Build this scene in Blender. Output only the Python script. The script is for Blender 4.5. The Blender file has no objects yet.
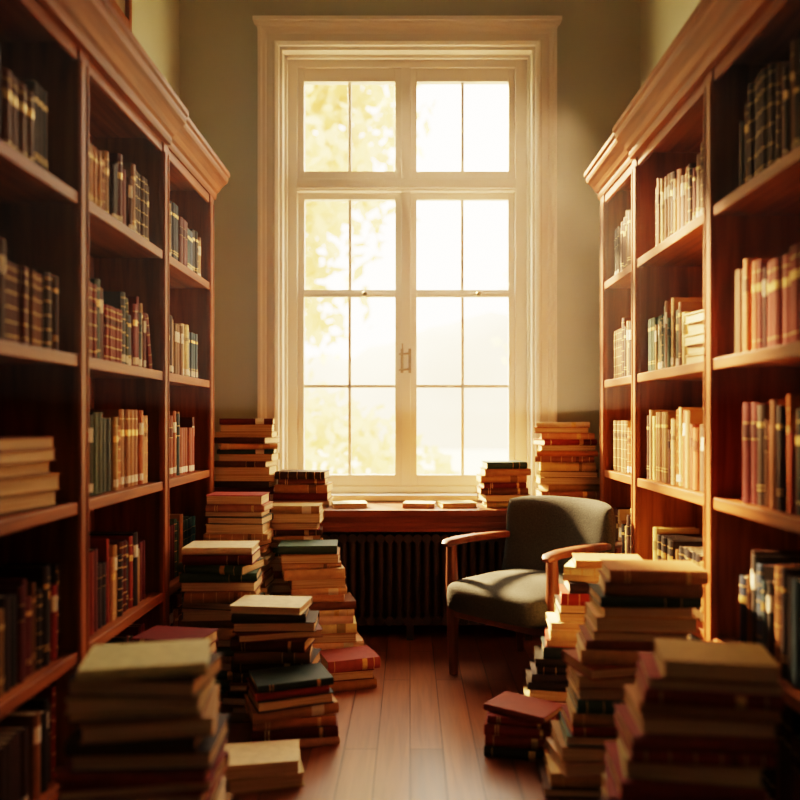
import bpy, math, random
from mathutils import Matrix, Vector, noise
scene = bpy.context.scene
COL = scene.collection
F=780.0; EYE=1.15

# ---------------------------------------------------------------- materials
def new_mat(name):
    m=bpy.data.materials.new(name); m.use_nodes=True
    nt=m.node_tree; b=nt.nodes['Principled BSDF']
    return m,nt,b
def noise_mat(name,c1,c2,scale=(5,5,5),nscale=1.0,rough=0.5,bump=0.0,detail=6,metal=0.0,spec=0.5,dist=0.0,coat=0.0):
    m,nt,b=new_mat(name)
    tc=nt.nodes.new('ShaderNodeTexCoord'); mp=nt.nodes.new('ShaderNodeMapping')
    mp.inputs['Scale'].default_value=scale
    nz=nt.nodes.new('ShaderNodeTexNoise'); nz.inputs['Scale'].default_value=nscale
    nz.inputs['Detail'].default_value=detail; nz.inputs['Distortion'].default_value=dist
    rp=nt.nodes.new('ShaderNodeValToRGB')
    rp.color_ramp.elements[0].position=0.3; rp.color_ramp.elements[1].position=0.7
    rp.color_ramp.elements[0].color=(*c1,1); rp.color_ramp.elements[1].color=(*c2,1)
    L=nt.links.new
    L(tc.outputs['Object'],mp.inputs['Vector']); L(mp.outputs['Vector'],nz.inputs['Vector'])
    L(nz.outputs['Fac'],rp.inputs['Fac']); L(rp.outputs['Color'],b.inputs['Base Color'])
    b.inputs['Roughness'].default_value=rough; b.inputs['Metallic'].default_value=metal
    b.inputs['Specular IOR Level'].default_value=spec
    b.inputs['Coat Weight'].default_value=coat; b.inputs['Coat Roughness'].default_value=0.25
    if bump>0:
        bp=nt.nodes.new('ShaderNodeBump'); bp.inputs['Strength'].default_value=bump; bp.inputs['Distance'].default_value=0.003
        L(nz.outputs['Fac'],bp.inputs['Height']); L(bp.outputs['Normal'],b.inputs['Normal'])
    return m
W1=(0.125,0.034,0.009); W2=(0.30,0.092,0.023)
M_wood_z=noise_mat('mahogany_vertical',W1,W2,(30,30,2.0),1.0,0.5,0.15,dist=0.6,spec=0.12)
M_wood_y=noise_mat('mahogany_lengthwise',W1,W2,(30,2.0,30),1.0,0.5,0.15,dist=0.6,spec=0.12)
M_wood_x=noise_mat('mahogany_crosswise',(0.11,0.032,0.011),(0.23,0.072,0.024),(2,30,30),1.0,0.42,0.15,dist=0.6,spec=0.3)
M_chairwood=noise_mat('chair_walnut',(0.065,0.020,0.007),(0.15,0.048,0.017),(20,20,6),1.0,0.42,0.1,spec=0.3)
M_wall=noise_mat('sage_plaster',(0.345,0.385,0.285),(0.385,0.425,0.32),(3,3,3),1.0,0.85,0.05)
M_ceil=noise_mat('ceiling_plaster',(0.52,0.47,0.36),(0.56,0.51,0.40),(3,3,3),1.0,0.9,0.05)
M_white=noise_mat('cream_paint',(0.76,0.70,0.60),(0.80,0.74,0.64),(4,4,4),1.0,0.5,0.0,spec=0.3)
M_brass=noise_mat('brass',(0.25,0.15,0.05),(0.36,0.23,0.08),(30,30,30),1.0,0.35,0,metal=1.0)
M_iron=noise_mat('dark_cast_iron',(0.028,0.017,0.012),(0.05,0.031,0.021),(15,15,15),1.0,0.5,0.1,spec=0.4)
M_fabric=noise_mat('grey_green_upholstery',(0.026,0.030,0.025),(0.050,0.055,0.046),(160,160,160),1.0,0.9,0.5,detail=3,spec=0.12)
M_leafy=noise_mat('lawn',(0.30,0.29,0.18),(0.38,0.36,0.24),(0.7,0.7,0.7),1.0,0.9)
M_bark=noise_mat('bark',(0.25,0.19,0.12),(0.35,0.27,0.18),(6,6,1),1.0,0.9,0.3)
M_hill=noise_mat('distant_hedge',(0.31,0.27,0.19),(0.38,0.34,0.25),(0.2,0.2,0.2),1.0,1.0)

# leaves
M_leaf,nt,b=new_mat('autumn_leaves')
oi=nt.nodes.new('ShaderNodeAttribute'); oi.attribute_name='Col'
nt.links.new(oi.outputs['Color'],b.inputs['Base Color']); b.inputs['Roughness'].default_value=0.6
tr=nt.nodes.new('ShaderNodeBsdfTranslucent'); nt.links.new(oi.outputs['Color'],tr.inputs['Color'])
mx=nt.nodes.new('ShaderNodeMixShader'); mx.inputs[0].default_value=0.5
nt.links.new(b.outputs[0],mx.inputs[1]); nt.links.new(tr.outputs[0],mx.inputs[2])
nt.links.new(mx.outputs[0],nt.nodes['Material Output'].inputs['Surface'])

# glass
M_glass,nt,b=new_mat('window_glass')
tp=nt.nodes.new('ShaderNodeBsdfTransparent'); gl=nt.nodes.new('ShaderNodeBsdfGlossy'); gl.inputs['Roughness'].default_value=0.02
mx=nt.nodes.new('ShaderNodeMixShader'); mx.inputs[0].default_value=0.04
nt.links.new(tp.outputs[0],mx.inputs[1]); nt.links.new(gl.outputs[0],mx.inputs[2])
nt.links.new(mx.outputs[0],nt.nodes['Material Output'].inputs['Surface'])

# book cover
M_cover,nt,b=new_mat('book_cloth')
at=nt.nodes.new('ShaderNodeAttribute'); at.attribute_name='Col'
tc=nt.nodes.new('ShaderNodeTexCoord')
nz=nt.nodes.new('ShaderNodeTexNoise'); nz.inputs['Scale'].default_value=35; nz.inputs['Detail'].default_value=6
nt.links.new(tc.outputs['Object'],nz.inputs['Vector'])
mr=nt.nodes.new('ShaderNodeMapRange'); mr.inputs['To Min'].default_value=0.7; mr.inputs['To Max'].default_value=1.25
nt.links.new(nz.outputs['Fac'],mr.inputs['Value'])
vm=nt.nodes.new('ShaderNodeVectorMath'); vm.operation='SCALE'
nt.links.new(at.outputs['Color'],vm.inputs[0]); nt.links.new(mr.outputs[0],vm.inputs['Scale'])
nt.links.new(vm.outputs[0],b.inputs['Base Color']); b.inputs['Roughness'].default_value=0.55; b.inputs['Specular IOR Level'].default_value=0.15
bp=nt.nodes.new('ShaderNodeBump'); bp.inputs['Strength'].default_value=0.15; bp.inputs['Distance'].default_value=0.002
nt.links.new(nz.outputs['Fac'],bp.inputs['Height']); nt.links.new(bp.outputs[0],b.inputs['Normal'])
# pages
M_page,nt,b=new_mat('book_pages')
tc=nt.nodes.new('ShaderNodeTexCoord'); mp=nt.nodes.new('ShaderNodeMapping'); mp.inputs['Scale'].default_value=(4,4,500)
nz=nt.nodes.new('ShaderNodeTexNoise'); nz.inputs['Scale'].default_value=1; nz.inputs['Detail'].default_value=3
rp=nt.nodes.new('ShaderNodeValToRGB'); rp.color_ramp.elements[0].position=0.3; rp.color_ramp.elements[1].position=0.65
rp.color_ramp.elements[0].color=(0.40,0.27,0.14,1); rp.color_ramp.elements[1].color=(0.70,0.54,0.34,1)
nt.links.new(tc.outputs['Object'],mp.inputs['Vector']); nt.links.new(mp.outputs[0],nz.inputs['Vector'])
nt.links.new(nz.outputs['Fac'],rp.inputs['Fac']); nt.links.new(rp.outputs['Color'],b.inputs['Base Color'])
b.inputs['Roughness'].default_value=0.8; b.inputs['Specular IOR Level'].default_value=0.1
M_gold=noise_mat('gilt_stamping',(0.5,0.33,0.10),(0.75,0.52,0.2),(60,60,60),1.0,0.4,0,metal=0.6)
M_label=noise_mat('paper_label',(0.62,0.55,0.42),(0.7,0.63,0.5),(30,30,30),1.0,0.8)

# floor boards
M_floor,nt,b=new_mat('floor_boards')
L=nt.links.new
tc=nt.nodes.new('ShaderNodeTexCoord'); mp=nt.nodes.new('ShaderNodeMapping'); mp.inputs['Rotation'].default_value=(0,0,math.pi/2)
L(tc.outputs['Object'],mp.inputs['Vector'])
br=nt.nodes.new('ShaderNodeTexBrick'); br.inputs['Scale'].default_value=1.0
br.inputs['Brick Width'].default_value=1.15; br.inputs['Row Height'].default_value=0.115; br.offset=0.37
br.inputs['Mortar Size'].default_value=0.0022; br.inputs['Mortar Smooth'].default_value=0.3
br.inputs['Color1'].default_value=(0.17,0.064,0.028,1); br.inputs['Color2'].default_value=(0.29,0.115,0.052,1)
br.inputs['Mortar'].default_value=(0.03,0.01,0.005,1); br.inputs['Bias'].default_value=0
L(mp.outputs[0],br.inputs['Vector'])
mp2=nt.nodes.new('ShaderNodeMapping'); mp2.inputs['Scale'].default_value=(45,2.5,1); L(tc.outputs['Object'],mp2.inputs['Vector'])
nz=nt.nodes.new('ShaderNodeTexNoise'); nz.inputs['Scale'].default_value=1; nz.inputs['Detail'].default_value=8; nz.inputs['Distortion'].default_value=0.8
L(mp2.outputs[0],nz.inputs['Vector'])
mr=nt.nodes.new('ShaderNodeMapRange'); mr.inputs['From Min'].default_value=0.3; mr.inputs['From Max'].default_value=0.7; mr.inputs['To Min'].default_value=0.7; mr.inputs['To Max'].default_value=1.15
L(nz.outputs['Fac'],mr.inputs['Value'])
vm=nt.nodes.new('ShaderNodeVectorMath'); vm.operation='SCALE'; L(br.outputs['Color'],vm.inputs[0]); L(mr.outputs[0],vm.inputs['Scale'])
L(vm.outputs[0],b.inputs['Base Color'])
mr2=nt.nodes.new('ShaderNodeMapRange'); mr2.inputs['To Min'].default_value=0.27; mr2.inputs['To Max'].default_value=0.40
L(nz.outputs['Fac'],mr2.inputs['Value']); L(mr2.outputs[0],b.inputs['Roughness'])
bp=nt.nodes.new('ShaderNodeBump'); bp.inputs['Strength'].default_value=0.4; bp.inputs['Distance'].default_value=0.004; bp.invert=True
L(br.outputs['Fac'],bp.inputs['Height'])
bp2=nt.nodes.new('ShaderNodeBump'); bp2.inputs['Strength'].default_value=0.18; bp2.inputs['Distance'].default_value=0.003
L(nz.outputs['Fac'],bp2.inputs['Height']); L(bp.outputs[0],bp2.inputs['Normal']); L(bp2.outputs[0],b.inputs['Normal'])

# ---------------------------------------------------------------- mesh builder
class MB:
    def __init__(s): s.v=[]; s.f=[]; s.m=[]; s.c=[]; s.sm=[]
    def add(s,vs,fs,mi=0,col=(1,1,1),M=None,smooth=False):
        o=len(s.v)
        if M is not None: vs=[tuple(M@Vector(p)) for p in vs]
        s.v+=vs
        for f in fs:
            s.f.append([i+o for i in f]); s.m.append(mi); s.c.append(col); s.sm.append(smooth)
    def box(s,x0,x1,y0,y1,z0,z1,mi=0,col=(1,1,1),M=None):
        vs=[(x0,y0,z0),(x1,y0,z0),(x1,y1,z0),(x0,y1,z0),(x0,y0,z1),(x1,y0,z1),(x1,y1,z1),(x0,y1,z1)]
        fs=[(3,2,1,0),(4,5,6,7),(0,1,5,4),(1,2,6,5),(2,3,7,6),(3,0,4,7)]
        s.add(vs,fs,mi,col,M)
    def prism(s,poly,axis,a,b,mi=0,M=None,smooth=False):
        n=len(poly)
        def P(p,t):
            return (p[0],t,p[1]) if axis=='y' else ((p[0],p[1],t) if axis=='z' else (t,p[0],p[1]))
        vs=[P(p,a) for p in poly]+[P(p,b) for p in poly]
        fs=[(i,(i+1)%n,n+(i+1)%n,n+i) for i in range(n)]
        s.add(vs,fs,mi,(1,1,1),M,smooth)
        s.add([P(p,a) for p in poly],[tuple(range(n))],mi,(1,1,1),M)
        s.add([P(p,b) for p in poly],[tuple(range(n))],mi,(1,1,1),M)
    def cyl(s,p0,p1,r0,r1=None,n=12,mi=0,col=(1,1,1),smooth=True,M=None):
        r1=r0 if r1 is None else r1
        p0=Vector(p0); p1=Vector(p1); d=(p1-p0).normalized()
        a=d.orthogonal().normalized(); c=d.cross(a)
        vs=[]
        for p,r in ((p0,r0),(p1,r1)):
            for i in range(n):
                t=2*math.pi*i/n; vs.append(tuple(p+a*math.cos(t)*r+c*math.sin(t)*r))
        s.add(vs,[(i,(i+1)%n,n+(i+1)%n,n+i) for i in range(n)],mi,col,M,smooth)
        s.add(vs[:n],[tuple(range(n))[::-1]],mi,col,M); s.add(vs[n:],[tuple(range(n))],mi,col,M)
    def obj(s,name,mats,loc=(0,0,0),parent=None,bevel=0,seg=2,fixn=True,rotz=0):
        me=bpy.data.meshes.new(name); me.from_pydata(s.v,[],s.f)
        for m in mats: me.materials.append(m)
        me.polygons.foreach_set('material_index',s.m)
        me.polygons.foreach_set('use_smooth',s.sm)
        ca=me.color_attributes.new('Col','FLOAT_COLOR','CORNER')
        arr=[]
        for f,c in zip(s.f,s.c):
            arr+= [c[0],c[1],c[2],1.0]*len(f)
        ca.data.foreach_set('color',arr)
        me.update()
        if fixn:
            import bmesh
            bm=bmesh.new(); bm.from_mesh(me); bmesh.ops.recalc_face_normals(bm,faces=bm.faces); bm.to_mesh(me); bm.free()
        o=bpy.data.objects.new(name,me); COL.objects.link(o); o.location=loc; o.rotation_euler=(0,0,rotz)
        if parent: o.parent=parent
        if bevel>0:
            bv=o.modifiers.new('bevel','BEVEL'); bv.width=bevel; bv.segments=seg; bv.limit_method='ANGLE'; bv.angle_limit=math.radians(40)
        return o

def empty(name,loc=(0,0,0),rotz=0):
    e=bpy.data.objects.new(name,None); COL.objects.link(e); e.location=loc; e.rotation_euler=(0,0,rotz); e.empty_display_size=0.2
    return e

# ---------------------------------------------------------------- room shell
YB=4.40; YR=-1.5; XW=1.30; ZC=3.85; WT=0.28
wo=dict(x0=-0.735,x1=0.705,z0=0.70,z1=3.25)   # wall opening
m=MB(); m.box(-XW-0.2,XW+0.2,YR-0.2,YB+WT,-0.12,0); m.obj('floor',[M_floor])
m=MB(); m.box(-XW-0.2,XW+0.2,YR-0.2,YB+WT,ZC,ZC+0.12); m.obj('ceiling',[M_ceil])
m=MB(); m.box(-XW-0.2,-XW,YR,YB+WT,0,ZC); m.obj('wall_left',[M_wall])
m=MB(); m.box(XW,XW+0.2,YR,YB+WT,0,ZC); m.obj('wall_right',[M_wall])
m=MB(); m.box(-XW-0.2,XW+0.2,YR-0.2,YR,0,ZC); m.obj('wall_rear',[M_wall])
m=MB()
m.box(-XW,wo['x0'],YB,YB+WT,0,ZC); m.box(wo['x1'],XW,YB,YB+WT,0,ZC)
m.box(wo['x0'],wo['x1'],YB,YB+WT,0,wo['z0']); m.box(wo['x0'],wo['x1'],YB,YB+WT,wo['z1'],ZC)
m.obj('wall_window',[M_wall])
for nm,(a,bx) in {'baseboard_left':(-XW,-XW+0.02),'baseboard_right':(XW-0.02,XW)}.items():
    m=MB(); m.box(a,bx,YR,0.72,0,0.15); m.obj(nm,[M_white],bevel=0.004)
m=MB(); m.box(-XW+0.02,XW-0.02,YR,YR+0.02,0,0.15); m.obj('baseboard_rear',[M_white],bevel=0.004)

def casing():
    m=MB()
    prof=[(0.0,0.0),(0.0,0.030),(0.018,0.040),(0.028,0.040),(0.034,0.024),(0.070,0.020),(0.076,0.030),(0.092,0.034),(0.100,0.046),(0.116,0.048),(0.118,0.0)]
    x0,x1,z0,z1=wo['x0'],wo['x1'],0.69,wo['z1']
    n=len(prof)
    rings=[]
    for (bx,bz,dx,dz) in ((x0,z0,-1,0),(x0,z1,-1,1),(x1,z1,1,1),(x1,z0,1,0)):
        rings.append([(bx+dx*p[0],YB-p[1],bz+dz*p[0]) for p in prof])
    vs=sum(rings,[])
    fs=[]
    for k in range(3):
        for i in range(n-1):
            fs.append((k*n+i,k*n+i+1,(k+1)*n+i+1,(k+1)*n+i))
    m.add(vs,fs)
    zt=z1+0.112
    m.box(x0-0.125,x1+0.125,YB-0.055,YB,zt-0.005,zt+0.012); m.box(x0-0.14,x1+0.14,YB-0.07,YB,zt+0.012,zt+0.034)
    m.box(x0,x0+0.018,YB-0.01,YB+WT,0.70,z1); m.box(x1-0.018,x1,YB-0.01,YB+WT,0.70,z1)
    m.box(x0,x1,YB-0.01,YB+WT,z1-0.018,z1)
    m.box(x0+0.018,x1-0.018,YB-0.03,YB+WT+0.05,0.70,0.728)
    m.box(x0+0.018,x0+0.035,YB+0.05,YB+0.075,0.728,z1-0.018); m.box(x1-0.035,x1-0.018,YB+0.05,YB+0.075,0.728,z1-0.018)
    m.box(x0+0.018,x1-0.018,YB+0.05,YB+0.075,z1-0.035,z1-0.018)
    m.obj('trim_1',[M_white],bevel=0.002,fixn=False)
casing()

# window
W=empty('window_1',(0,0,0))
m=MB(); y0,y1=YB+0.09,YB+0.15
X0,X1=wo['x0']+0.019,wo['x1']-0.019
cL=(-0.610,-0.087); cR=(0.040,0.567)
fz0,fz1=0.73,3.23
m.box(X0,cL[0]-0.038,y0-0.01,y1+0.03,fz0,fz1); m.box(cR[1]+0.038,X1,y0-0.01,y1+0.03,fz0,fz1)
m.box(cL[0]-0.038,cR[1]+0.038,y0-0.01,y1+0.03,3.175,fz1); m.box(cL[0]-0.038,cR[1]+0.038,y0-0.01,y1+0.03,fz0,0.77)
mc=(cL[1]+cR[0])/2
m.box(mc-0.028,mc+0.028,y0-0.012,y1+0.02,0.77,3.175)
m.box(cL[0]-0.038,cR[1]+0.038,y0-0.022,y1+0.02,2.462,2.535)
m.box(cL[0]-0.038,cR[1]+0.038,y0-0.032,y0-0.02,2.475,2.522)
def sash(x0,x1,z0,z1,fy0,fy1,st,bars,vbar=True,rail=None):
    rb,rt=rail if rail else (st,st)
    m.box(x0-st,x0,fy0,fy1,z0-rb,z1+rt); m.box(x1,x1+st,fy0,fy1,z0-rb,z1+rt)
    m.box(x0,x1,fy0,fy1,z0-rb,z0); m.box(x0,x1,fy0,fy1,z1,z1+rt)
    c=(x0+x1)/2
    m.box(c-0.010,c+0.010,fy0+0.012,fy1-0.006,z0,z1)
    for zb in bars: m.box(x0,x1,fy0+0.012,fy1-0.006,zb-0.010,zb+0.010)
for (a,bb) in (cL,cR):
    sash(a,bb,2.585,3.10,y0+0.005,y1-0.01,0.036,[],rail=(0.05,0.075))
    sash(a,bb,1.905,2.425,y0+0.022,y1,0.036,[],rail=(0.024,0.037))
    sash(a,bb,0.835,1.858,y0,y1-0.025,0.036,[1.345],rail=(0.065,0.023))
m.obj('frame',[M_white],parent=W,bevel=0.003)
m=MB()
for (a,bb) in (cL,cR):
    for z0,z1,yy in ((2.585,3.10,y0+0.027),(1.905,2.425,y0+0.04),(0.835,1.858,y0+0.018)):
        m.add([(a,yy,z0),(bb,yy,z0),(bb,yy,z1),(a,yy,z1)],[(0,1,2,3)])
m.obj('glass',[M_glass],parent=W,fixn=False)
m=MB()
yh=y0-0.012
for dx in (-0.030,0.014):
    m.box(mc+dx,mc+dx+0.016,yh-0.006,yh+0.012,1.42,1.56)
for zc in (1.44,1.53):
    m.cyl((mc+0.02,yh,zc),(mc+0.02,yh-0.03,zc),0.009,n=10); m.cyl((mc+0.02,yh-0.03,zc),(mc-0.04,yh-0.032,zc-0.005),0.007,0.005,n=10)
m.cyl((mc-0.02,yh-0.012,1.42),(mc-0.02,yh-0.012,1.59),0.004,n=8)
for (a,bb) in (cL,cR):
    c=(a+bb)/2+0.09
    m.cyl((c,y0-0.0,1.873),(c,y0-0.025,1.873),0.012,0.009,n=12); m.cyl((c,y0-0.025,1.873),(c,y0-0.032,1.873),0.016,0.014,n=12)
m.obj('latches',[M_brass],parent=W)

P=empty('picture_frame',(-XW,3.32,3.22))
m=MB()
for a in ((-0.25,-0.21,-0.3,0.3),(0.21,0.25,-0.3,0.3),(-0.21,0.21,-0.3,-0.26),(-0.21,0.21,0.26,0.3)):
    m.box(0.0,0.03,a[0],a[1],a[2],a[3])
m.obj('frame',[M_wood_z],parent=P,bevel=0.006)
m=MB(); m.box(0.002,0.012,-0.21,0.21,-0.26,0.26); m.obj('canvas',[noise_mat('old_painting',(0.08,0.06,0.03),(0.3,0.22,0.1),(4,4,4),2.0,0.5)],parent=P)

# ---------------------------------------------------------------- bookcases
SH=[0.10,0.45,0.90,1.345,1.835]; TOPI=2.30
def bookcase(name,side,xf,stiles,yend):
    E=empty(name,(0,0,0))
    xb=XW-0.002
    def bx(m,a,b_,*r,**k):
        lo,hi=sorted((side*a,side*b_)); m.box(lo,hi,*r,**k)
    ys=stiles[0]-0.04; ye=yend
    m=MB()
    bx(m,xb,xb-0.012,ys,ye,0.0,TOPI)
    for i,s in enumerate(stiles):
        bx(m,xb-0.012,xf+0.012,s-0.014,s+0.014,0.0,TOPI)
        w=0.034
        bx(m,xf+0.014,xf-0.004,s-w,s+w,0.0,2.29)
        for q in (-w+0.010,w-0.010):      # slim edge beads
            bx(m,xf+0.0,xf-0.008,s+q-0.006,s+q+0.006,0.12,2.24)
        bx(m,xf+0.005,xf-0.010,s-w-0.003,s+w+0.003,0.0,0.12)
    m.obj('uprights',[M_wood_z],parent=E,bevel=0.003)
    m=MB()
    for i in range(len(stiles)-1):
        a,b2=stiles[i]+0.014,stiles[i+1]-0.014
        for z in SH:
            bx(m,xb-0.012,xf+0.012,a,b2,z-0.026,z)
            bx(m,xf+0.014,xf+0.0,a,b2,z-0.034,z+0.002)
        bx(m,xf+0.02,xf+0.006,a,b2,0.0,0.07)
        bx(m,xf+0.018,xf+0.002,a,b2,2.235,2.32)
    bx(m,xb,xf+0.0,ys,ye,TOPI,TOPI+0.03)
    m.obj('shelves',[M_wood_y],parent=E,bevel=0.003)
    def crown(m,a,b2,off):
        pr=[(0.03,2.275),(-0.006,2.275),(-0.010,2.290),(-0.010,2.306),(-0.022,2.314),(-0.034,2.332),(-0.052,2.350),(-0.066,2.360),(-0.070,2.372),(-0.070,2.386),(-0.080,2.392),(-0.080,2.412),(0.03,2.412)]
        m.prism([(side*(xf+p[0]-(off if p[0]<0.02 else 0)),p[1]) for p in pr],'y',a,b2)
    m=MB(); crown(m,ys,stiles[-2]-0.0,0.016); crown(m,stiles[-2],ye+0.03,0)
    bx(m,xb,xf+0.02,ys,ye,2.33,2.405)
    m.obj('crown_moulding',[M_wood_y],parent=E,bevel=0.002)
    return E
LST=[0.76,1.575,2.385,3.19,3.925]; RST=[0.86,1.70,2.53,3.365,3.925]
XL,XR=1.00,0.97
bookcase('bookcase',-1,XL,LST,3.96)
bookcase('bookcase',1,XR,RST,3.96)

# ---------------------------------------------------------------- books
def hexc(r,g,b): 
    f=lambda c:((c/255)/12.92 if c/255<=0.04045 else ((c/255+0.055)/1.055)**2.4)
    return (f(r),f(g),f(b))
RED=[hexc(118,40,32),hexc(92,32,28),hexc(130,54,40),hexc(80,34,30)]
GRN=[hexc(44,68,54),hexc(58,80,62),hexc(36,56,52),hexc(70,88,70)]
BLU=[hexc(50,66,82),hexc(40,52,68),hexc(66,88,98)]
BRN=[hexc(104,68,42),hexc(80,50,32),hexc(126,88,54),hexc(60,42,30)]
TAN=[hexc(184,148,100),hexc(162,124,80),hexc(194,164,120),hexc(148,106,64)]
BLK=[hexc(36,31,29),hexc(46,41,39)]
ORG=[hexc(154,84,44),hexc(166,100,54),hexc(134,70,40)]
CRM=[hexc(220,200,160),hexc(206,182,140)]
MATS=[M_cover,M_page,M_gold,M_label]
def book(m,M,Lx,Wy,T,col,rng,bands=None,label=False,pagein=0.005):
    b=0.0028
    m.box(-Lx/2,Lx/2,-Wy/2,Wy/2,0,b,0,col,M)
    m.box(-Lx/2,Lx/2,-Wy/2,Wy/2,T-b,T,0,col,M)
    m.box(-Lx/2+pagein*0.8,Lx/2-pagein*0.8,-Wy/2+0.002,Wy/2-pagein,b*0.9,T-b*0.9,1,col,M)
    n=5; bul=min(0.009,T*0.25)
    def arc(off):
        return [(-Wy/2-math.sin(math.pi*i/n)*bul-off,T*i/n) for i in range(n+1)]
    A=arc(0)
    vs=[(-Lx/2,p[0],p[1]) for p in A]+[(Lx/2,p[0],p[1]) for p in A]
    m.add(vs,[(i,i+1,n+2+i,n+1+i) for i in range(n)],0,col,M,True)
    m.add(vs[:n+1],[tuple(range(n+1))],0,col,M); m.add(vs[n+1:],[tuple(range(n+1))],0,col,M)
    if bands:
        for (u,w,kind) in bands:
            A=arc(0.0012); x0=(u-0.5)*Lx-w/2; x1=x0+w
            vs=[(x0,p[0],p[1]) for p in A]+[(x1,p[0],p[1]) for p in A]
            c=col if kind!=9 else tuple(q*0.45 for q in col)
            m.add(vs,[(i,i+1,n+2+i,n+1+i) for i in range(n)],0 if kind==9 else kind,c,M,True)
def mkbands(r,style):
    if style==0: return []
    if style==1: return [(0.12,0.003,2),(0.88,0.003,2),(0.7,0.022,2)]
    if style==2: return [(0.1,0.003,2),(0.27,0.003,2),(0.45,0.003,2),(0.63,0.003,2),(0.8,0.003,2),(0.92,0.003,2),(0.72,0.016,9)]
    if style==3: return [(0.72,0.04,9),(0.64,0.002,2),(0.8,0.002,2)]
    if style==4: return [(0.8,0.012,2),(0.2,0.004,2),(0.16,0.004,2)]
    if style==5: return [(0.75,0.045,3)]
    return []

def shelf_row(m,side,xf,ya,yb,z,zh,rng,pal,fill=1.0,hb=0.24,lab=0.25):
    y=ya+0.004; end=ya+(yb-ya)*fill
    while y<end-0.015:
        g=rng.choice(pal); col=rng.choice(g); ser=rng.random()<0.35
        k=rng.randint(2,5) if ser else rng.randint(1,3)
        H0=min(zh-0.03,hb*rng.uniform(0.82,1.16)); T0=rng.uniform(0.018,0.046); st=rng.randint(0,5); D0=rng.uniform(0.15,0.2)
        lb=rng.random()<lab
        for _ in range(k):
            if ser: T,H,D,c=T0,H0,D0,col
            else:
                T=rng.uniform(0.016,0.045); H=min(zh-0.03,hb*rng.uniform(0.8,1.18)); D=rng.uniform(0.14,0.2); c=rng.choice(rng.choice(pal)); st=rng.randint(0,5)
            if y+T>end: y=end; break
            c=tuple(q*rng.uniform(0.85,1.12) for q in c)
            bands=mkbands(rng,st)+([(0.10,0.026,3)] if lb else [])
            spx=xf+0.035+rng.uniform(0,0.012)
            cxm=spx+D/2
            if side<0:
                R=Matrix(((0,-1,0,-cxm),(0,0,-1,y+T),(1,0,0,z+H/2+0.0025),(0,0,0,1)))
            else:
                R=Matrix(((0,1,0,cxm),(0,0,1,y),(1,0,0,z+H/2+0.0025),(0,0,0,1)))
            book(m,R,H,D,T,c,rng,bands)
            y+=T+0.0008
        if rng.random()<0.12: y+=rng.uniform(0.005,0.03)
    if fill<0.97:
        T=0.028;H=hb*0.95;D=0.17;th=math.radians(14)
        c=rng.choice(rng.choice(pal)); spx=xf+0.04; cxm=spx+D/2
        yy=y+H*math.sin(th)+0.004
        if yy+T<yb:
            base=Matrix.Translation((0,yy,z+0.003+0.0))@Matrix.Rotation(th,4,'X')
            if side<0: R=Matrix(((0,-1,0,-cxm),(0,0,-1,T),(1,0,0,H/2),(0,0,0,1)))
            else: R=Matrix(((0,1,0,cxm),(0,0,1,0),(1,0,0,H/2),(0,0,0,1)))
            book(m,base@R,H,D,T,c,rng,mkbands(rng,2))

def flat_pile(m,cx,cy,z,n,Lx,Wy,rng,pal,yaw,jit=6):
    for i in range(n):
        T=rng.uniform(0.032,0.048)
        M=Matrix.Translation((cx+rng.uniform(-.008,.008),cy+rng.uniform(-.01,.01),z))@Matrix.Rotation(math.radians(yaw+rng.uniform(-jit,jit)),4,'Z')
        book(m,M,Lx*rng.uniform(.9,1.02),Wy*rng.uniform(.9,1.0),T,rng.choice(pal[i%len(pal)]),rng,mkbands(rng,rng.choice((0,1,3,4))))
        z+=T+0.0006

gaps=[SH[i+1]-0.034-SH[i] for i in range(4)]+[2.235-SH[4]]
rng=random.Random(21)
m=MB()
for bi in range(4):
    a,b2=LST[bi]+0.04,LST[bi+1]-0.04
    for si,z in enumerate(SH):
        pal={0:[BRN,BLK,RED],1:[RED,GRN,BLK,RED,BRN,TAN],2:[TAN,ORG,GRN,BRN,TAN],3:[RED,BLU,GRN,BRN,RED,TAN],4:[TAN,RED,BRN,BRN,BLK]}[si]
        if bi==3: pal=pal+[TAN,GRN,BLU]
        if bi<=1: pal=[BRN,BLK,BRN,RED,BLK]
        if bi==1 and si==2:
            flat_pile(m,-1.14,2.16,z+0.003,5,0.27,0.19,rng,[GRN,TAN,BRN,TAN,RED],262,4)
            shelf_row(m,-1,XL,a,1.98,z,gaps[si],rng,pal,1.0); continue
        shelf_row(m,-1,XL,a,b2,z,gaps[si],rng,pal,rng.uniform(0.86,1.0),hb=0.25 if si in(1,2) else 0.235,lab=0.3 if bi>1 else 0.05)
m.obj('shelf_books',MATS,fixn=False)
m=MB()
for bi in range(4):
    a,b2=RST[bi]+0.04,RST[bi+1]-0.04
    for si,z in enumerate(SH):
        pal={0:[BRN,BLK,RED],1:[BRN,RED,BLK,TAN],2:[TAN,ORG,TAN,BRN,BRN],3:[TAN,BRN,BRN,TAN,GRN],4:[TAN,ORG,BRN,BRN,RED]}[si]
        if bi<=1: pal={0:[BRN,BLK],1:[BLK,BRN,BLU],2:[BLK,ORG,BRN,RED],3:[ORG,BRN,RED,BRN],4:[BRN,BLK,BLK]}[si]
        if bi==2 and si==3:
            flat_pile(m,1.10,2.72,z+0.003,5,0.22,0.19,rng,[CRM,TAN],100,3)
            shelf_row(m,1,XR,2.85,b2,z,gaps[si],rng,[TAN,GRN,BRN,TAN],1.0); continue
        shelf_row(m,1,XR,a,b2,z,gaps[si],rng,pal,rng.uniform(0.88,1.0),hb=0.25 if bi>1 else 0.27,lab=0.2 if bi>1 else 0.0)
m.obj('shelf_books',MATS,fixn=False)

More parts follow.
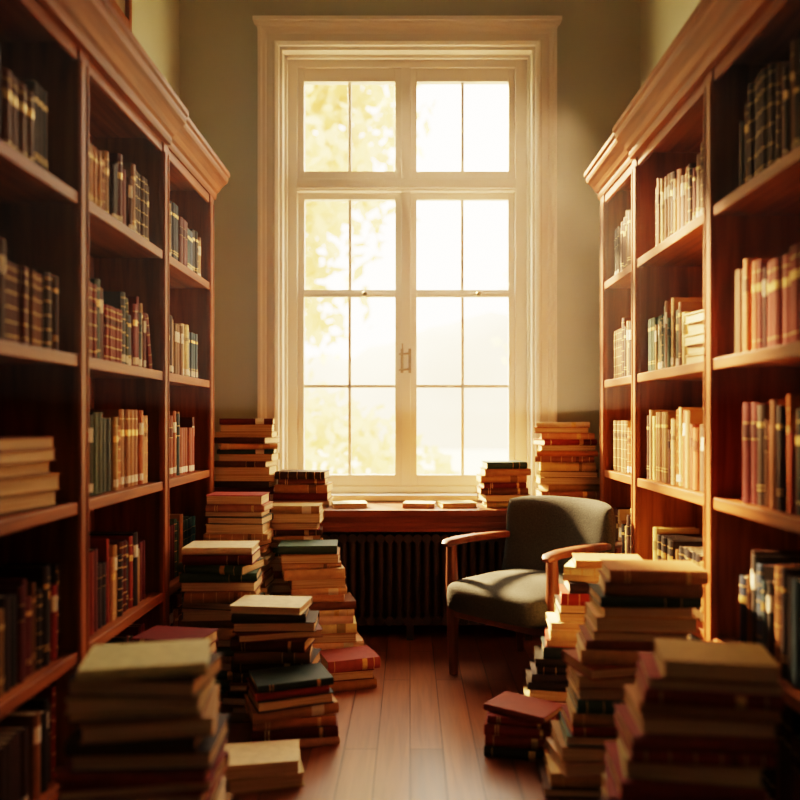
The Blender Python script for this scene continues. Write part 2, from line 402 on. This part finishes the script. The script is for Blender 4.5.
def stack(cx,cy,z0,h,Lx,Wy,seed,pal,lean=(0,0),yaw=0,jit=9,top=None,top2=None,topscale=1.0,tmin=0.024,tmax=0.046,flip=0.4,jp=0.014,name='book_stack'):
    r=random.Random(seed); m=MB(); z=0.0015; ts=[]
    while sum(ts)<h-0.012: ts.append(r.uniform(tmin,tmax))
    k=h/sum(ts); ts=[t*k for t in ts]; n=len(ts)
    for i,T in enumerate(ts):
        t=i/max(1,n-1)
        c=r.choice(r.choice(pal)); 
        if top and i==n-1: c=top
        if top2 and i==n-2: c=top2
        c=tuple(q*r.uniform(.85,1.15) for q in c)
        a=yaw+r.uniform(-jit,jit)+(180 if r.random()<flip else 0)+(r.choice((-1,1))*14 if r.random()<0.12 else 0)
        M=Matrix.Translation((lean[0]*t+r.uniform(-jp,jp),lean[1]*t+r.uniform(-jp,jp),z))@Matrix.Rotation(math.radians(a),4,'Z')
        big=1.06-0.08*t
        if i==n-1: big*=topscale
        book(m,M,Lx*r.uniform(.86,1.0)*big,Wy*r.uniform(.86,1.0)*big,T,c,r,mkbands(r,r.randint(0,5) if r.random()<.8 else 0),pagein=0.006)
        z+=T+0.0005
    return m.obj(name,MATS,loc=(cx,cy,z0),fixn=False)
LMX=[TAN,CRM,BRN,RED,TAN,GRN]
BZ=0.69
# left floor
stack(-0.635,1.90,0,0.575,0.335,0.24,1,[BRN,BLK,TAN,RED,BRN],top=CRM[1],yaw=4,jit=9,flip=0.55)
stack(-0.47,2.50,0,0.085,0.25,0.18,2,[TAN,CRM,BRN],top=CRM[0],yaw=14,jit=5,flip=0.7)
stack(-0.42,2.83,0,0.225,0.30,0.20,3,[RED,BLK,RED,TAN],top=GRN[2],yaw=16,lean=(-0.02,0),jit=7,flip=0.2,jp=0.008)
stack(-0.53,3.06,0,0.43,0.325,0.20,4,[BRN,RED,BLK,TAN],top=CRM[0],yaw=-3,jit=6,flip=0.35)
stack(-0.82,2.72,0,0.40,0.27,0.20,5,[RED,BRN,RED],top=RED[1],yaw=3,jit=5,flip=0.2)
stack(-0.79,3.30,0,0.615,0.32,0.22,6,[GRN,TAN,BRN,TAN,GRN,RED],top=CRM[0],yaw=2,jit=3,flip=0.5,jp=0.008)
stack(-0.805,3.68,0,0.79,0.295,0.20,8,LMX,top=RED[2],yaw=-2,jit=4,flip=0.5,jp=0.008)
stack(-0.57,3.88,0,0.72,0.26,0.17,9,LMX,top=TAN[1],yaw=3,jit=4,flip=0.5,jp=0.008)
stack(-0.34,3.64,0,0.565,0.28,0.20,10,[TAN,GRN,BRN,CRM,RED,TAN],lean=(-0.14,0.01),top=GRN[1],yaw=8,jit=7,flip=0.4,jp=0.01)
stack(-0.275,3.41,0,0.125,0.24,0.19,11,[RED,TAN,RED],top=hexc(150,76,70),yaw=18,jit=6,flip=0.4,jp=0.006)
# right floor
stack(0.395,2.73,0,0.155,0.25,0.18,12,[RED,BLK,RED],top=RED[2],yaw=-16,jit=6,flip=0.1,jp=0.006)
stack(0.54,2.95,0,0.62,0.27,0.18,13,[TAN,GRN,BLK,TAN,CRM,RED],lean=(0.20,0.0),top=TAN[1],yaw=-7,jit=6,flip=0.3,jp=0.008)
stack(0.59,2.475,0,0.68,0.32,0.22,14,[TAN,BRN,RED,TAN,GRN,ORG],lean=(0.17,0.0),top=TAN[3],yaw=-4,jit=4,flip=0.5,jp=0.008)
stack(0.57,1.88,0,0.585,0.33,0.24,15,[BRN,RED,BRN,TAN,RED],lean=(0.165,0.0),top=TAN[1],top2=RED[0],topscale=0.88,yaw=-10,jit=7,flip=0.4)
# bench stacks
stack(-0.88,4.22,BZ,0.46,0.32,0.21,16,[BRN,TAN,RED,BRN,GRN,TAN],top=RED[1],yaw=2,jit=5,flip=0.4)
stack(-0.565,4.19,BZ,0.185,0.28,0.19,17,[RED,BRN,TAN],top=BRN[3],yaw=-3,jit=4,flip=0.2)
stack(0.50,4.17,BZ,0.235,0.25,0.18,18,[RED,TAN,BRN],top=GRN[0],yaw=3,jit=5,flip=0.3)
stack(0.865,4.21,BZ,0.44,0.32,0.21,19,[BRN,TAN,RED,TAN,ORG],top=CRM[1],yaw=-6,jit=9,flip=0.4,lean=(-0.04,0))
for i,(px,c,yw) in enumerate(((352,CRM[1],12),(417,TAN[2],-6),(455,TAN[1],8))):
    stack((px-410)/188,4.14,BZ,0.024,0.18,0.14,30+i,[[c]],top=c,yaw=yw,jit=2,flip=0.5,tmin=.02,tmax=.022,name='book')

# ---------------------------------------------------------------- window bench + radiator
B=empty('window_bench',(0,0,0))
m=MB(); m.box(-1.298,1.298,3.975,YB-0.055,BZ-0.035,BZ); m.box(-1.298,1.298,4.33,YB,BZ-0.035,BZ)
m.box(-1.298,1.298,4.00,4.025,0.575,BZ-0.035); m.box(-1.298,1.298,3.99,4.0,0.60,0.625)
m.obj('seat_board',[M_wood_x],parent=B,bevel=0.004)
m=MB()
for s in (-1,1):
    a,b2=sorted((s*0.72,s*1.298)); m.box(a,b2,4.005,4.025,0.0,0.575)
    a,b2=sorted((s*0.72,s*0.76)); m.box(a,b2,3.992,YB-0.01,0.0,0.575)
    a,b2=sorted((s*0.80,s*1.25)); m.box(a,b2,3.998,4.006,0.12,0.52)
m.box(-0.72,0.72,YB-0.03,YB-0.001,0.0,0.575)
m.obj('side_panels',[M_wood_x],parent=B,bevel=0.003)
m=MB()
x=-0.64
while x<0.66:
    for yy in (4.085,4.145,4.205):
        m.cyl((x,yy,0.10),(x,yy,0.53),0.017,n=10)
    for zz in (0.10,0.53):
        m.cyl((x,4.068,zz),(x,4.222,zz),0.024,n=10)
        m.cyl((x-0.024,4.10,zz),(x+0.024,4.10,zz),0.02,n=8)
    x+=0.0485
for xx in (-0.62,0.62,0):
    m.box(xx-0.018,xx+0.018,4.07,4.10,0.0,0.10); m.box(xx-0.018,xx+0.018,4.19,4.22,0.0,0.10)
m.cyl((0.655,4.145,0.10),(0.70,4.145,0.10),0.012,n=10); m.cyl((0.69,4.145,0.0),(0.69,4.145,0.12),0.012,n=10)
m.obj('radiator',[M_iron],fixn=True)

# ---------------------------------------------------------------- armchair (local: forward = -Y)
def sweep(m,pts,sz,mi=0,M=None):
    n=12; rings=[]
    for i,p in enumerate(pts):
        p=Vector(p)
        d=(Vector(pts[min(i+1,len(pts)-1)])-Vector(pts[max(i-1,0)])).normalized()
        up=Vector((0,0,1)) if abs(d.z)<0.8 else Vector((0,-1,0))
        a=d.cross(up).normalized(); c=a.cross(d).normalized()
        w,h=sz[i]; ring=[]
        for k in range(n):
            t=2*math.pi*k/n; ct,st=math.cos(t),math.sin(t); e=0.45
            ring.append(tuple(p+a*(math.copysign(abs(ct)**e,ct)*w/2)+c*(math.copysign(abs(st)**e,st)*h/2)))
        rings.append(ring)
    vs=sum(rings,[]); fs=[]
    for r_ in range(len(rings)-1):
        for k in range(n): fs.append((r_*n+k,r_*n+(k+1)%n,(r_+1)*n+(k+1)%n,(r_+1)*n+k))
    m.add(vs,fs,mi,(1,1,1),M,True)
    m.add(rings[0],[tuple(range(n))],mi,(1,1,1),M); m.add(rings[-1],[tuple(range(n))],mi,(1,1,1),M)
CH=empty('armchair',(0.55,3.50,0))
hw=0.272
m=MB()
for s in (-1,1):
    x=s*hw
    sweep(m,[(x,-0.235,0),(x,-0.24,0.2),(x,-0.245,0.40),(x,-0.25,0.585)],[(0.032,0.032),(0.044,0.044),(0.048,0.050),(0.038,0.040)])
    sweep(m,[(x,0.265,0),(x,0.245,0.2),(x,0.235,0.36),(x,0.245,0.50),(x,0.26,0.60)],[(0.026,0.028),(0.034,0.038),(0.036,0.045),(0.034,0.042),(0.03,0.034)])
    sweep(m,[(x,-0.295,0.590),(x,-0.28,0.598),(x,-0.20,0.604),(x,-0.08,0.604),(x,0.08,0.598),(x,0.20,0.592),(x,0.27,0.594)],
          [(0.030,0.018),(0.052,0.030),(0.062,0.032),(0.056,0.032),(0.044,0.032),(0.036,0.03),(0.032,0.03)])
    sweep(m,[(x,-0.24,0.29),(x,0.0,0.285),(x,0.24,0.28)],[(0.024,0.055)]*3)
sweep(m,[(-hw,-0.24,0.29),(0,-0.24,0.29),(hw,-0.24,0.29)],[(0.024,0.055)]*3)
sweep(m,[(-hw,0.24,0.28),(0,0.24,0.28),(hw,0.24,0.28)],[(0.024,0.055)]*3)
m.obj('wooden_frame',[M_chairwood],parent=CH)
def cushion(m,cx,cy,cz,w,d,h,nu=32,nv=12,e=0.28,ez=0.55,crown=0.02):
    vs=[];fs=[]
    for j in range(nv+1):
        ph=-math.pi/2+math.pi*j/nv
        cp,sp=math.cos(ph),math.sin(ph)
        for i in range(nu):
            t=2*math.pi*i/nu; ct,st=math.cos(t),math.sin(t)
            rr=abs(cp)**ez
            X=math.copysign(abs(ct)**e,ct)*rr; Y=math.copysign(abs(st)**e,st)*rr
            Z=math.copysign(abs(sp)**ez,sp)
            zz=cz+Z*h/2+ (crown*(1-X*X)*(1-Y*Y) if Z>0 else 0)
            vs.append((cx+X*w/2,cy+Y*d/2,zz))
    for j in range(nv):
        for i in range(nu): fs.append((j*nu+i,j*nu+(i+1)%nu,(j+1)*nu+(i+1)%nu,(j+1)*nu+i))
    m.add(vs,fs,0,(1,1,1),None,True)
m=MB(); cushion(m,0,-0.055,0.368,0.54,0.57,0.145,nu=48,nv=16,e=0.3,ez=0.4)
m.obj('seat_cushion',[M_fabric],parent=CH)
m=MB(); nu,nv=28,18
def bp_(u,v,sgn):
    w=0.288+0.010*v
    top=0.400*(1-0.06*abs(u)**4)
    z=0.385+v*top
    yc=0.172+v*0.115-0.095*(u*u)*(0.4+0.6*v)+0.02*math.sin(v*math.pi)
    t=0.112*((1-abs(u)**8)*(1-abs(2*v-1)**8))**0.5
    x=u*w*(1-0.05*max(0,v-0.8)/0.2*abs(u)**2)
    return (x,yc+sgn*t/2,z)
vs=[];fs=[]
for sgn in (-1,1):
    for j in range(nv+1):
        for i in range(nu+1):
            u=math.sin((i/nu-0.5)*math.pi); v=0.5+0.5*math.sin((j/nv-0.5)*math.pi)
            vs.append(bp_(u,v,sgn))
S=(nu+1)*(nv+1)
for q in (0,1):
    for j in range(nv):
        for i in range(nu):
            a=q*S+j*(nu+1)+i; f=(a,a+1,a+nu+2,a+nu+1); fs.append(f if q==0 else f[::-1])
m.add(vs,fs,0,(1,1,1),None,True)
o=m.obj('back_cushion',[M_fabric],parent=CH,fixn=False)
CH.rotation_euler=(0,0,math.radians(-45))
CH.location=(0.556,3.505,0)

# ---------------------------------------------------------------- outside
G=MB(); G.box(-60,60,YB+WT+0.3,47.9,-0.76,-0.71); G.obj('garden_lawn',[M_leafy])
def tree(name,x,y,h,rad,seed,n=2600,cols=None,ls=0.16):
    r=random.Random(seed); E=empty(name,(x,y,-0.699))
    m=MB(); m.cyl((0,0,-0.01),(0,0,h*0.35),0.22,0.16); m.cyl((0,0,h*0.35),(0,0.2,h*0.8),0.16,0.06)
    clumps=[]
    for i in range(26):
        a=r.uniform(0,6.28); e=r.uniform(-0.7,1); rr=rad*r.uniform(0.45,0.95)
        c=Vector((math.cos(a)*rr*math.sqrt(1-e*e*0.7),math.sin(a)*rr*math.sqrt(1-e*e*0.7),h*0.62+e*h*0.34)); clumps.append(c)
        if i%2==0: m.cyl((0.05,0,h*0.35+0.3*i/26*h),tuple(c),0.06,0.02,n=6)
    m.obj('trunk',[M_bark],parent=E)
    m=MB()
    for i in range(n):
        c=r.choice(clumps); d=Vector((r.gauss(0,1),r.gauss(0,1),r.gauss(0,1)))*rad*0.19
        p=c+d; a=Vector((r.gauss(0,1),r.gauss(0,1),r.gauss(0,1))).normalized(); b=a.orthogonal().normalized(); s=ls*r.uniform(.6,1.3)
        if p.z<0.4: continue
        m.add([tuple(p-a*s),tuple(p+b*s*0.55),tuple(p+a*s),tuple(p-b*s*0.55)],[(0,1,2,3)],0,r.choice(cols))
    m.obj('foliage',[M_leaf],parent=E,fixn=False)
GOLD=[(0.66,0.53,0.22),(0.74,0.60,0.28),(0.58,0.48,0.19),(0.70,0.56,0.25)]
tree('garden_tree',-3.0,15,9.0,3.1,3,5200,GOLD,0.19)
tree('garden_tree',-6.5,22,10,4.0,4,2200,GOLD,0.26)
tree('garden_tree',7.0,26,9,3.6,5,2200,GOLD,0.26)
def shrub(x,y,rad,seed,n=900):
    r=random.Random(seed); m=MB()
    for i in range(n):
        d=Vector((r.gauss(0,1),r.gauss(0,1),abs(r.gauss(0,1)))).normalized()*rad*r.uniform(.75,1.05); p=Vector((d.x*1.3,d.y,d.z+0.15))
        a=Vector((r.gauss(0,1),r.gauss(0,1),r.gauss(0,1))).normalized(); b=a.orthogonal().normalized(); s=0.13
        m.add([tuple(p-a*s),tuple(p+b*s*.6),tuple(p+a*s),tuple(p-b*s*.6)],[(0,1,2,3)],0,r.choice(GOLD))
    m.obj('garden_shrub',[M_leaf],loc=(x,y,-0.699),fixn=False)
shrub(-1.9,11,2.1,1,1900); shrub(-4.4,12,1.9,2); shrub(3.6,16,1.3,3)
m=MB(); nx,ny=60,8; vs=[];fs=[]
for j in range(ny+1):
    for i in range(nx+1):
        x=-50+100*i/nx; t=j/ny
        hgt=(9.0+2.2*noise.noise(Vector((x*0.09,0,0)))+0.8*noise.noise(Vector((x*0.5,3,0)))+0.10*x)*math.sin(t*math.pi/2)
        vs.append((x,48+t*18,-0.7+hgt))
for j in range(ny):
    for i in range(nx): a=j*(nx+1)+i; fs.append((a,a+1,a+nx+2,a+nx+1))
m.add(vs,fs,0,(1,1,1),None,True); m.obj('distant_hillside',[M_hill],fixn=False)

# haze volume added for the window glow, in the open part of the room
M_air=bpy.data.materials.new('glow_haze'); M_air.use_nodes=True; nt=M_air.node_tree
nt.nodes.remove(nt.nodes['Principled BSDF']); vs_=nt.nodes.new('ShaderNodeVolumeScatter')
vs_.inputs['Density'].default_value=0.030; vs_.inputs['Anisotropy'].default_value=0.6; vs_.inputs['Color'].default_value=(1,0.92,0.82,1)
nt.links.new(vs_.outputs[0],nt.nodes['Material Output'].inputs['Volume'])
m=MB(); m.box(-0.86,0.84,-1.45,YB-0.09,1.19,ZC-0.002); m.obj('added_glow_haze',[M_air])

# ---------------------------------------------------------------- light
w=bpy.data.worlds.new('sky'); scene.world=w; w.use_nodes=True; nt=w.node_tree; bg=nt.nodes['Background']
tc=nt.nodes.new('ShaderNodeTexCoord'); sx=nt.nodes.new('ShaderNodeSeparateXYZ'); nt.links.new(tc.outputs['Generated'],sx.inputs[0])
rp=nt.nodes.new('ShaderNodeValToRGB'); cr=rp.color_ramp
cr.elements[0].position=0.0; cr.elements[0].color=(1.0,0.73,0.48,1)
cr.elements[1].position=0.6; cr.elements[1].color=(1.0,0.79,0.56,1)
nt.links.new(sx.outputs['Z'],rp.inputs['Fac']); nt.links.new(rp.outputs['Color'],bg.inputs['Color'])
bg.inputs['Strength'].default_value=13.0
sd=Vector((-0.52,0.74,0.50)).normalized()
sl=bpy.data.lights.new('sun','SUN'); sl.energy=90; sl.angle=math.radians(6); sl.color=(1.0,0.58,0.27)
so=bpy.data.objects.new('sun',sl); COL.objects.link(so); so.rotation_euler=sd.to_track_quat('Z','Y').to_euler(); so.location=(-4,12,8)
pl=bpy.data.lights.new('window_portal','AREA'); pl.shape='RECTANGLE'; pl.size=1.44; pl.size_y=2.6; pl.cycles.is_portal=True
po=bpy.data.objects.new('window_portal',pl); COL.objects.link(po); po.location=(-0.015,YB+WT+0.02,2.0); po.rotation_euler=(math.radians(-90),0,0)
al=bpy.data.lights.new('rear_fill_light','AREA'); al.shape='DISK'; al.size=0.6; al.energy=3; al.color=(1,0.66,0.38)  # added weak warm fill from above and behind the camera, no fixture
ao=bpy.data.objects.new('rear_fill_light',al); COL.objects.link(ao); ao.location=(0,-0.3,3.6)

# ---------------------------------------------------------------- camera
cd=bpy.data.cameras.new('camera'); cd.sensor_width=36; cd.lens=F/800*36; cd.shift_x=-10/800; cd.shift_y=20/800
cd.dof.use_dof=True; cd.dof.focus_distance=3.7; cd.dof.aperture_fstop=1.1; cd.clip_start=0.02
co=bpy.data.objects.new('camera',cd); COL.objects.link(co); co.location=(0,0,EYE); co.rotation_euler=(math.radians(90),0,0)
scene.camera=co
try:
    scene.view_settings.view_transform='Filmic'; scene.view_settings.look='Medium High Contrast'
except Exception as e: print('VT',e)
scene.view_settings.exposure=0.38
